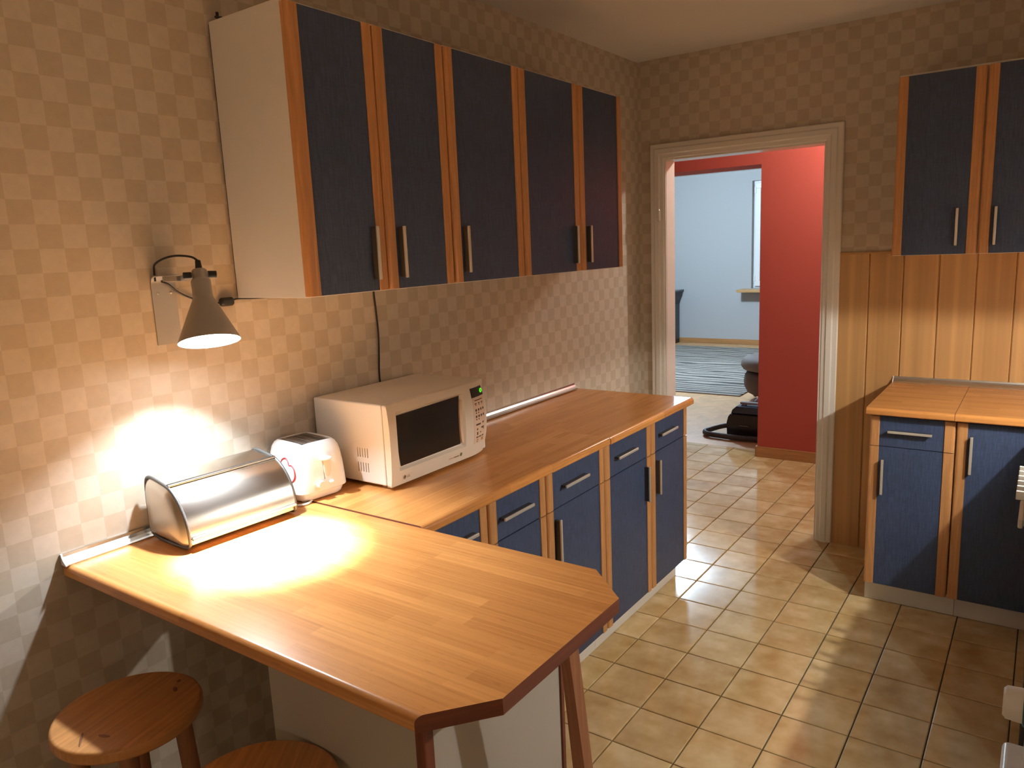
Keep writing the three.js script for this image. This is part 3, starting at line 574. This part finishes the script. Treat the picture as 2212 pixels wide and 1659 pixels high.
  // dark bowed window seated in the recess
  { const s = new THREE.Shape(); const y0 = 0.064, y1 = 0.224, z0 = 0.151, z1 = 0.442;
    s.moveTo(-z1, y1 - 0.006); s.quadraticCurveTo(-z1 - 0.006, (y0 + y1) / 2, -z1 + 0.006, y0); s.lineTo(-z0 - 0.006, y0 + 0.002); s.quadraticCurveTo(-z0 - 0.014, (y0 + y1) / 2, -z0 - 0.002, y1); s.closePath();
    const g = new THREE.ExtrudeGeometry(s, { depth: 0.005, bevelEnabled: true, bevelSize: 0.001, bevelThickness: 0.001, bevelSegments: 2, curveSegments: 20 }).rotateY(Math.PI / 2).translate(D + 0.0115, 0, 0);
    mesh('window', flat(g), P.glassDark, t); }
  { const s = new THREE.Shape(); s.moveTo(-0.150, 0.068); s.quadraticCurveTo(-0.162, 0.14, -0.150, 0.212); s.lineTo(-0.136, 0.208); s.quadraticCurveTo(-0.146, 0.14, -0.136, 0.072); s.closePath();
    mesh('grip', flat(new THREE.ExtrudeGeometry(s, { depth: 0.010, bevelEnabled: true, bevelSize: 0.001, bevelThickness: 0.001, curveSegments: 16 }).rotateY(Math.PI / 2).translate(D + 0.0105, 0, 0)), M({ color: lin(0.74, 0.56, 0.42), roughness: 0.45 }), t); }
  mesh('display', grid(0.014, 0.094, 0.207, 0.239, 0.0012, 8, 4, 'off'), P.black, t);
  { const k = new THREE.TorusGeometry(0.0042, 0.0014, 8, 20).rotateY(Math.PI / 2).scale(1, 1.45, 0.95); mesh('clock_digit', k.translate(prof(0.224) + bx(0.04) + 0.0022, 0.2245, 0.040), glow([0.12, 0.95, 0.03], 1.1), t).userData.label = 'glowing green zero'; }
  { // keypad print
    const c = document.createElement('canvas'); c.width = 256; c.height = 512; const x = c.getContext('2d');
    x.fillStyle = '#e6cdb6'; x.fillRect(0, 0, 256, 512); x.fillStyle = '#4a3325'; x.textAlign = 'center';
    const dash = (a, b, w, h) => x.fillRect(a, b, w, h);
    dash(40, 26, 176, 10); for (const q of [56, 128, 200]) { dash(q - 20, 62, 38, 12); dash(q - 10, 80, 18, 10); }
    x.font = 'bold 26px sans-serif';
    for (const [yy, n] of [[150, 4], [222, 4]]) for (let k = 0; k < n; k++) { dash(36 + k * 54, yy - 22, 30, 26); x.clearRect; if (k < 2) dash(40 + k * 50, yy + 16, 22, 14); }
    dash(36, 296, 100, 18); dash(180, 290, 36, 18); dash(50, 346, 24, 22); dash(150, 344, 66, 18); dash(52, 388, 26, 34); dash(122, 392, 20, 16); dash(190, 366, 30, 12);
    for (const q of [66, 128, 192]) dash(q - 26, 440, 50, 14);
    x.beginPath(); x.arc(70, 484, 15, 0, 7); x.lineWidth = 7; x.strokeStyle = '#6a4a35'; x.stroke(); x.fillStyle = '#b9792f'; x.fillRect(160, 466, 48, 32);
    const tx = new THREE.CanvasTexture(c); tx.colorSpace = THREE.SRGBColorSpace;
    mesh('keypad', grid(0.018, 0.092, 0.050, 0.205, 0.0008, 8, 10, 'off'), M({ map: tx, roughness: 0.45 }), t);
  }
  { // maker's mark and door print under the window
    const mk = (w, h, draw) => { const c = document.createElement('canvas'); c.width = w; c.height = h; const x = c.getContext('2d'); x.fillStyle = '#e8d9c9'; x.fillRect(0, 0, w, h); draw(x); const q = new THREE.CanvasTexture(c); q.colorSpace = THREE.SRGBColorSpace; return M({ map: q, roughness: 0.4 }); };
    mesh('badge', grid(0.398, 0.442, 0.020, 0.038, 0.0005, 6, 3, 'off'), mk(256, 105, (x) => { x.fillStyle = '#6d5a4c'; x.beginPath(); x.arc(56, 52, 36, 0, 7); x.fill(); x.strokeStyle = '#d9c6b3'; x.lineWidth = 5; x.beginPath(); x.arc(56, 52, 24, 0.2, 4.9); x.stroke(); x.fillRect(52, 34, 6, 24); x.font = 'bold 60px sans-serif'; x.fillText('LG', 112, 74); }), t);
    mesh('badge', grid(0.150, 0.225, 0.024, 0.040, 0.0005, 6, 3, 'off'), mk(320, 70, (x) => { x.fillStyle = '#8c7053'; x.fillRect(10, 38, 90, 8); x.fillRect(110, 34, 120, 16); x.fillStyle = '#6f6a3a'; x.beginPath(); x.arc(272, 34, 26, 0, 7); x.fill(); }), t);
  }
  for (const [x, z] of [[0.03, 0.03], [0.26, 0.03], [0.03, 0.45], [0.26, 0.45]]) mesh('foot', rod([x, 0, z], [x, 0.0125, z], 0.013), P.plastic, t);
}
{ // wall lamp
  const t = thing('wall_lamp', 'grey conical wall lamp on a flat bracket, lit, left of the wall cabinets', 'lamp', [0, 1.34, 2.762]);
  const O = V(0, 1.34, 2.762), mouth = V(0.187, 1.349, 2.802).sub(O), ax = V(-0.277, 0.95, -0.142).normalize();
  const q = new THREE.Quaternion().setFromUnitVectors(V(0, 1, 0), ax), place = (g) => g.applyQuaternion(q).translate(mouth.x, mouth.y, mouth.z), at = (k) => mouth.clone().addScaledVector(ax, k);
  const lathe = (pts) => new THREE.LatheGeometry(pts.map((p) => new THREE.Vector2(...p)), 64);
  const sc = (pts) => lathe(pts.map(([r, h]) => [r * 0.825, h * 0.93]));
  mesh('lamp_shade', place(sc([[0.0885, 0], [0.090, 0.0008], [0.0888, 0.003], [0.0295, 0.120], [0.0285, 0.126], [0.0285, 0.166], [0.0262, 0.171], [0.0215, 0.174], [0.0215, 0.196], [0.018, 0.199], [0.0001, 0.200]])), P.shade, t);
  mesh('shade_lining', place(sc([[0.0885, 0.0002], [0.0862, 0.003], [0.0272, 0.120], [0.0265, 0.127], [0.0265, 0.163], [0.0001, 0.164]])), P.shadeIn, t);
  mesh('socket', place(sc([[0.0001, 0.090], [0.016, 0.090], [0.019, 0.124], [0.0195, 0.162], [0.0001, 0.1625]])), P.plastic, t);
  mesh('bulb', place(new THREE.SphereGeometry(0.019, 28, 20).translate(0, 0.068, 0)), glow([1, 0.96, 0.88], 2.5), t);
  const bulb = at(0.068).add(O); lampLight('lamp', bulb.x, bulb.y, bulb.z);
  { // extra spot from the shade aimed at the table, strengthens bright pool and bounce
    const sp = new THREE.SpotLight(new THREE.Color().setRGB(...LIGHT.lamp.c), LIGHT.lamp.beam, 0, 24 * Math.PI / 180, 1, 2), f = at(0.046).add(O), g = V(0.345, CT, 2.815);
    sp.position.copy(f); sp.target.position.copy(g); sp.castShadow = true; sp.shadow.radius = 1; sp.shadow.mapSize.set(2048, 2048); sp.shadow.bias = -0.0005; sp.shadow.camera.near = 0.01; sp.name = 'lamp_extra_beam'; scene.add(sp, sp.target);
  }
  // flat plate, rolled over at the top into a short arm
  const pl = []; for (let k = 0; k <= 10; k++) { const a = Math.PI - k / 10 * Math.PI / 2; pl.push([0.026 + 0.022 * Math.cos(a), 0.150 + 0.022 * Math.sin(a)]); }
  const outl = [[0.001, -0.004], [0.004, -0.004], ...pl.map(([a, b]) => [a, b]), [0.040, 0.172], [0.040, 0.1755], ...pl.slice().reverse().map(([a, b]) => [0.026 + (a - 0.026) * 1.13, 0.150 + (b - 0.150) * 1.13])];
  mesh('bracket', flat(prism(outl, 0.066)).translate(0, 0, 0.003), P.bracket, t);
  for (const z of [0.018, 0.054]) mesh('screw', new THREE.SphereGeometry(0.0035, 12, 8).scale(0.6, 1, 1).translate(0.0045, 0.128, z), P.nickel, t);
  const nk = at(0.172), arm0 = V(0.034, 0.170, 0.010);
  mesh('arm', join([rbox(0.026, 0.092, 0.158, 0.171, 0.020, 0.050, 0.002), rod([0.085, 0.165, 0.035], [nk.x, nk.y, nk.z], 0.007)]), P.bracket, t);
  mesh('knob', rod([nk.x - 0.006, nk.y, nk.z + 0.020], [nk.x - 0.012, nk.y, nk.z + 0.037], 0.0075), P.black, t); mesh('knob', rod([nk.x + 0.004, nk.y, nk.z - 0.020], [nk.x + 0.012, nk.y - 0.001, nk.z - 0.038], 0.0085), P.black, t);
  const top = at(0.186), ct = at(0.208);
  mesh('cord_grip', rod(top.toArray(), ct.toArray(), 0.0085, 0.0065), P.black, t);
  mesh('power_cord', join([
    tube([ct.toArray(), [ct.x - 0.003, ct.y + 0.009, ct.z + 0.012], [0.10, 0.221, 0.048], [0.055, 0.214, 0.060], [0.026, 0.200, 0.066], [0.018, 0.186, 0.064], [0.014, 0.160, 0.062]], 0.0027),
    tube([[0.006, 0.158, 0.042], [0.012, 0.152, 0.030], [0.008, 0.128, 0.0], [0.006, 0.108, -0.04], [0.006, 0.092, -0.09], [0.007, 0.090, -0.118]], 0.0025),
    tube([[0.007, 0.094, -0.158], [0.006, 0.097, -0.172], [0.006, 0.094, -0.24], [0.02, 0.093, -0.32], [0.03, 0.092, -0.45]], 0.0025)]), P.black, t);
  mesh('switch', rbox(0.001, 0.021, 0.080, 0.104, -0.160, -0.116, 0.009, 4), P.black, t);
}
tag(mesh('power_cord', tube([[0.02, 1.437, 2.062], [0.007, 1.425, 2.056], [0.006, 1.36, 2.052], [0.0075, 1.28, 2.050], [0.006, 1.20, 2.053], [0.006, 1.14, 2.058], [0.0065, 1.0, 2.05], [0.0065, 0.89, 2.05]], 0.003), P.black), 'black power cord hanging down the wall from the wall cabinets to behind the microwave', 'cord');

// ---------------------------------------------------------------- bar stools
function barStool(label, x, z, turn, knots) {
  const t = thing('bar_stool', label, 'stool', [x, 0, z], turn, 'round wooden bar stools by the breakfast table');
  const r = 0.150, seat = new THREE.LatheGeometry([[0.0001, 0.568], [0.135, 0.568], [0.146, 0.572], [0.150, 0.578], [0.150, 0.592], [0.1475, 0.598], [0.142, 0.600], [0.0001, 0.6005]].map((p) => new THREE.Vector2(...p)), 64);
  const s = mesh('seat', uvm(flat(seat), 'z', rnd(), rnd()), P.stool, t);
  for (const [kx, kz, a, b, an] of knots) mesh('knot', new THREE.SphereGeometry(1, 16, 8).scale(a, 0.0006, b).rotateY(an).translate(kx, 0.6005, kz), P.knot, s);
  for (let k = 0; k < 4; k++) { const a = Math.PI / 4 + k * Math.PI / 2, c = Math.cos(a), n = Math.sin(a); mesh('leg', uvm(rod([0.128 * c, 0, 0.128 * n], [0.10 * c, 0.569, 0.10 * n], 0.017, 0.019), 'y'), P.stoolLeg, t); }
  for (const [y, ra] of [[0.2, 0.118], [0.26, 0.115]]) for (const k of y < 0.22 ? [0, 2] : [1, 3]) { const a = Math.PI / 4 + k * Math.PI / 2, b = a + Math.PI / 2; mesh('rung', uvm(rod([ra * Math.cos(a), y, ra * Math.sin(a)], [ra * Math.cos(b), y, ra * Math.sin(b)], 0.010), 'y'), P.stoolLeg, t); }
  return t;
}
barStool('round wooden bar stool with knots, half lit, next to the wallpapered wall', 0.305, 3.172, 0.25, [[-0.004, 0.112, 0.0028, 0.026, 0.75], [0.032, 0.088, 0.004, 0.014, 1.7], [0.045, -0.088, 0.0045, 0.010, 0.9], [0.026, -0.118, 0.004, 0.006, 0.4]]);
barStool('round dark wooden bar stool in shadow against the white cabinet under the table', 0.765, 3.182, 0.6, []);

// ---------------------------------------------------------------- right wall: cooker and appliance, unseen hood, cabinets and worktops
{
  const h = thing('unseen_cooker_hood', 'unseen cooker hood with a lamp that lights the floor, panelling and cabinet fronts', 'hood', [2.05, 1.49, 1.05]);
  mesh('canopy', join([box(0, 0.448, 0.135, 0.15, 0, 0.6), box(0, 0.008, 0, 0.135, 0, 0.6), box(0.008, 0.448, 0, 0.135, 0, 0.008), box(0.008, 0.448, 0, 0.135, 0.592, 0.6), box(0.44, 0.448, 0, 0.135, 0.008, 0.592)]), P.appliance, h);  // out of view, rim keeps the lamp's light off the upper walls
  mesh('duct', box(0.15, 0.446, 0.151, CH - 1.49 - 0.002, 0.15, 0.45), P.appliance, h);
  mesh('bulb', new THREE.SphereGeometry(0.018, 20, 14).translate(0.35, 0.097, 0.31), glow([1, 0.88, 0.66], 3), h);
  mesh('socket', rod([0.35, 0.12, 0.31], [0.35, 0.1345, 0.31], 0.014), P.plastic, h);
  lampLight('hood', 2.40, 1.587, 1.36);  // unseen lamp, lights floor, panelling and cabinet fronts
  const c = thing('cooker', 'white cooker with a row of control knobs at the right picture edge', 'cooker', [1.9, 0, 1.06]);
  mesh('body', rbox(0.0, 0.598, 0.05, 0.85, 0, 0.59, 0.006), P.appliance, c);
  mesh('hob', rbox(0.0, 0.598, 0.851, 0.862, 0, 0.59, 0.004), P.black, c);
  mesh('oven_door', rbox(-0.014, -0.0005, 0.16, 0.70, 0.01, 0.58, 0.005), P.glassDark, c);
  mesh('handle', join([rbox(-0.058, -0.044, 0.655, 0.685, 0.03, 0.225, 0.005), rbox(-0.05, -0.0145, 0.66, 0.68, 0.04, 0.06, 0.004), rbox(-0.05, -0.0145, 0.66, 0.68, 0.195, 0.215, 0.004)]), P.appliance, c);
  for (let k = 0; k < 6; k++) { const z = 0.075 + k * 0.054; mesh('knob', join([rod([-0.0005, 0.795, z], [-0.028, 0.795, z], 0.016, 0.015), rbox(-0.066, -0.02, 0.782, 0.808, z - 0.004, z + 0.004, 0.002)]), P.appliance, c); }
  const w = thing('washing_machine', 'white appliance with a round dial at the lower right picture corner', 'appliance', [1.9, 0, 1.97]);
  mesh('body', rbox(0, 0.598, 0.01, 0.845, 0, 0.6, 0.008), P.appliance, w);
  mesh('panel', rbox(-0.012, -0.0005, 0.70, 0.842, 0.004, 0.596, 0.005), P.appliance, w);
  mesh('dial', join([rod([-0.0125, 0.762, 0.515], [-0.041, 0.762, 0.515], 0.029, 0.027), rod([-0.041, 0.762, 0.515], [-0.045, 0.762, 0.515], 0.026, 0.022)]), P.appliance, w);
  mesh('dial_ring', new THREE.TorusGeometry(0.030, 0.003, 8, 40).rotateY(Math.PI / 2).translate(-0.014, 0.762, 0.515), M({ color: lin(0.02, 0.10, 0.12), roughness: 0.4 }), w);
  mesh('lower_door', rbox(-0.042, -0.0005, 0.12, 0.672, 0.48, 0.597, 0.01), P.appliance, w);
  const u = thing('base_cabinet', 'unseen white corner base cabinet between the doorway-wall worktop and the cooker', 'cabinet', [1.905, 0, 0.60]);  // out of view, worktop run along this wall casts the floor shadow edge
  mesh('carcass', rbox(0, 0.59, 0.0, CB - 0.001, 0.045, 0.455, 0.002), P.white, u);
  worktop('worktop', 'unseen beech worktop in the corner before the cooker, its edge shades the floor', 0.41, 0.594, (t) => { t.rotation.y = Math.PI; t.position.set(2.495, 0, 1.055); });
  const v = thing('base_cabinet', 'unseen slim white base cabinet between cooker and washing machine', 'cabinet', [1.905, 0, 1.652]);
  mesh('carcass', rbox(0, 0.59, 0.0, CB - 0.001, 0.002, 0.315, 0.002), P.white, v);
  worktop('worktop', 'unseen beech worktop over the washing machine beside the cooker, its edge shades the floor', 0.92, 0.594, (t) => { t.rotation.y = Math.PI; t.position.set(2.495, 0, 2.575); }, 0.026);
}

// ---------------------------------------------------------------- hall and living room
{
  const t = thing('vacuum_cleaner', 'black vacuum cleaner with corrugated hose peeping past the red wall', 'vacuum cleaner', [-0.15, 0, -1.96]);
  const body = []; // side-to-side outline in x-y, extruded in z
  mesh('body', flat(prism([[0.004, 0.004], [0.0, 0.10], [0.012, 0.15], [0.03, 0.175], [0.34, 0.175], [0.37, 0.15], [0.38, 0.10], [0.376, 0.004]], 0.22, 0.008)).translate(0, 0.0075, -0.10), P.vac, t);
  mesh('cover', flat(prism([[0.032, 0.184], [0.04, 0.212], [0.075, 0.245], [0.30, 0.245], [0.34, 0.215], [0.348, 0.184]], 0.20, 0.008)).translate(0, 0, -0.092), P.vacBlue, t);
  mesh('carrying_handle', join([rbox(0.085, 0.29, 0.252, 0.270, 0.02, 0.06, 0.006), rbox(0.10, 0.13, 0.240, 0.256, 0.022, 0.058, 0.004), rbox(0.25, 0.28, 0.240, 0.256, 0.022, 0.058, 0.004)]), M({ color: lin(0.36, 0.37, 0.40), roughness: 0.3 }), t);
  { const c = document.createElement('canvas'); c.width = 256; c.height = 64; const x = c.getContext('2d'); x.fillStyle = '#0b0c0f'; x.fillRect(0, 0, 256, 64); x.fillStyle = '#84868b'; for (const [a, w, h] of [[10, 34, 30], [50, 30, 36], [88, 40, 30], [136, 30, 36], [174, 32, 30], [216, 20, 20]]) x.fillRect(a, 32 - h / 2, w, h / 2 + 4); const q = new THREE.CanvasTexture(c); q.colorSpace = THREE.SRGBColorSpace;
    mesh('badge', box(0.10, 0.19, 0.082, 0.102, 0.1285, 0.1295), M({ map: q, roughness: 0.4 }), t); }
  const pts = [[0.012, 0.07, 0.02], [-0.06, 0.055, 0.04], [-0.13, 0.035, 0.08], [-0.165, 0.025, 0.14], [-0.13, 0.024, 0.205], [-0.04, 0.024, 0.225], [0.06, 0.024, 0.235], [0.2, 0.024, 0.235], [0.36, 0.024, 0.2]];
  const g = new THREE.TubeGeometry(new THREE.CatmullRomCurve3(pts.map((p) => V(...p))), 260, 0.021, 14, false);
  { const p = g.attributes.position, n = g.attributes.normal; for (let i = 0; i < p.count; i++) { const k = Math.floor(i / 15) % 3 === 0 ? -0.0022 : 0; p.setXYZ(i, p.getX(i) + n.getX(i) * k, p.getY(i) + n.getY(i) * k, p.getZ(i) + n.getZ(i) * k); } g.computeVertexNormals(); }
  mesh('hose', g, P.hose, t);
  mesh('hose_grip', join([rod([0.16, 0.23, -0.13], [0.33, 0.40, -0.22], 0.028, 0.026), rbox(0.20, 0.24, 0.25, 0.30, -0.22, -0.15, 0.01)]), M({ color: lin(0.30, 0.31, 0.35), roughness: 0.35 }), t);
}
{
  const t = thing('pouffe', 'brown padded pouffe with grey cushion top on the rug', 'pouffe', [-0.22, 0, -3.35]);
  mesh('base', new THREE.LatheGeometry([[0.0001, 0.05], [0.20, 0.055], [0.245, 0.08], [0.275, 0.14], [0.28, 0.19], [0.27, 0.25], [0.24, 0.29], [0.0001, 0.295]].map((p) => new THREE.Vector2(...p)), 48), P.suede, t);
  mesh('cushion', new THREE.LatheGeometry([[0.0001, 0.293], [0.24, 0.293], [0.285, 0.305], [0.308, 0.34], [0.302, 0.385], [0.27, 0.42], [0.20, 0.438], [0.0001, 0.445]].map((p) => new THREE.Vector2(...p)), 48), P.suedeTop, t);
  for (let k = 0; k < 4; k++) { const a = k * Math.PI / 2 + 0.2; mesh('leg', uvm(rod([0.2 * Math.cos(a), 0.012, 0.2 * Math.sin(a)], [0.18 * Math.cos(a), 0.058, 0.18 * Math.sin(a)], 0.016, 0.02), 'y'), P.skirt, t); }
  const rug = thing('rug', 'grey rug with wavy charcoal lines on the living room floor', 'rug', [0, 0, 0]);
  mesh('pile', uvm(rbox(-3.4, -0.56, -0.0015, 0.010, -6.68, -3.37, 0.004), 'z'), P.rug, rug);
  const d = thing('desk', 'black desk end with glossy top by the far living room wall', 'desk', [-2.745, 0, -6.97]);
  mesh('tabletop', rbox(-1.1, 0.062, 0.79, 0.812, -0.12, 0.42, 0.004), M({ color: lin(0.05, 0.06, 0.065), roughness: 0.15 }), d);
  mesh('apron', flat(prism([[-0.9, 0.788], [0.045, 0.788], [0.045, 0.74], [0.012, 0.66], [-0.004, 0.60], [-0.9, 0.60]], 0.40).translate(0, 0, -0.1)), M({ color: lin(0.012, 0.014, 0.018), roughness: 0.5 }), d);
  mesh('side_panel', rbox(-0.10, 0.004, 0.06, 0.60, -0.08, 0.28, 0.004), M({ color: lin(0.035, 0.045, 0.05), roughness: 0.5 }), d);
  mesh('foot', rbox(-0.10, 0.0, -0.001, 0.06, -0.08, 0.28, 0.004), P.black, d);
  const c = thing('chair', 'chair with pale splayed wooden legs in front of the black desk', 'chair', [-3.02, 0.0135, -6.2]);
  mesh('seat', flat(new RoundedBoxGeometry(0.42, 0.05, 0.42, 3, 0.024)).translate(0, 0.44, 0), P.black, c);
  mesh('backrest', flat(new RoundedBoxGeometry(0.40, 0.36, 0.03, 3, 0.014)).translate(0, 0.66, 0.19), P.black, c);
  for (const [x, z] of [[1, 1], [1, -1], [-1, 1], [-1, -1]]) mesh('leg', uvm(rod([0.235 * x, 0, 0.235 * z], [0.15 * x, 0.418, 0.15 * z], 0.012, 0.018), 'y'), M({ map: grainTex, color: lin(0.66, 0.42, 0.22), roughness: 0.5 }), c);
  const hl = thing('unseen_ceiling_lamp', 'unseen round ceiling lamp in the hall, lights the red wall and a patch of the left wall', 'lamp', [1.12, CH, -0.85]);
  mesh('base', rod([0, -0.03, 0], [0, -0.001, 0], 0.06), P.plastic, hl);
  mesh('globe', new THREE.SphereGeometry(0.05, 24, 16).translate(0, -0.085, 0), glow([1, 0.9, 0.72], 2), hl);
  lampLight('hall', 1.12, CH - 0.085, -0.85);  // out of view, lights the red wall and the patch beside the doorway
  const ll = thing('unseen_ceiling_lamp', 'unseen round ceiling lamp in the living room, lights the far wall and the hall floor', 'lamp', [-1.7, CH, -4.4]);
  mesh('cable', rod([0, -0.06, 0], [0, -0.001, 0], 0.02), P.plastic, ll);
  mesh('globe', new THREE.SphereGeometry(0.07, 28, 20).translate(0, -0.125, 0), glow([0.9, 0.96, 1], 2), ll);
  lampLight('living', -1.7, CH - 0.125, -4.4);  // out of view, placed to light the far wall and hall floor
}
{
  const t = thing('added_fill_lamp', 'added fill lamp, a globe on a pole behind the camera that lifts the shade under the table', 'lamp', [1.9, 0, 4.85]);  // added fill lamp, lifts the shade under the table
  mesh('base', new THREE.CylinderGeometry(0.13, 0.14, 0.02, 32).translate(0, 0.0105, 0), P.black, t);
  mesh('pole', rod([0, 0.021, 0], [0, 0.93, 0], 0.011), P.nickel, t);
  mesh('globe', new THREE.SphereGeometry(0.11, 28, 20).translate(0, 1.035, 0), glow([1, 0.82, 0.58], 0.8), t);
  lampLight('rear_fill', 1.9, 1.035, 4.85);
}
renderer.render(scene, camera);
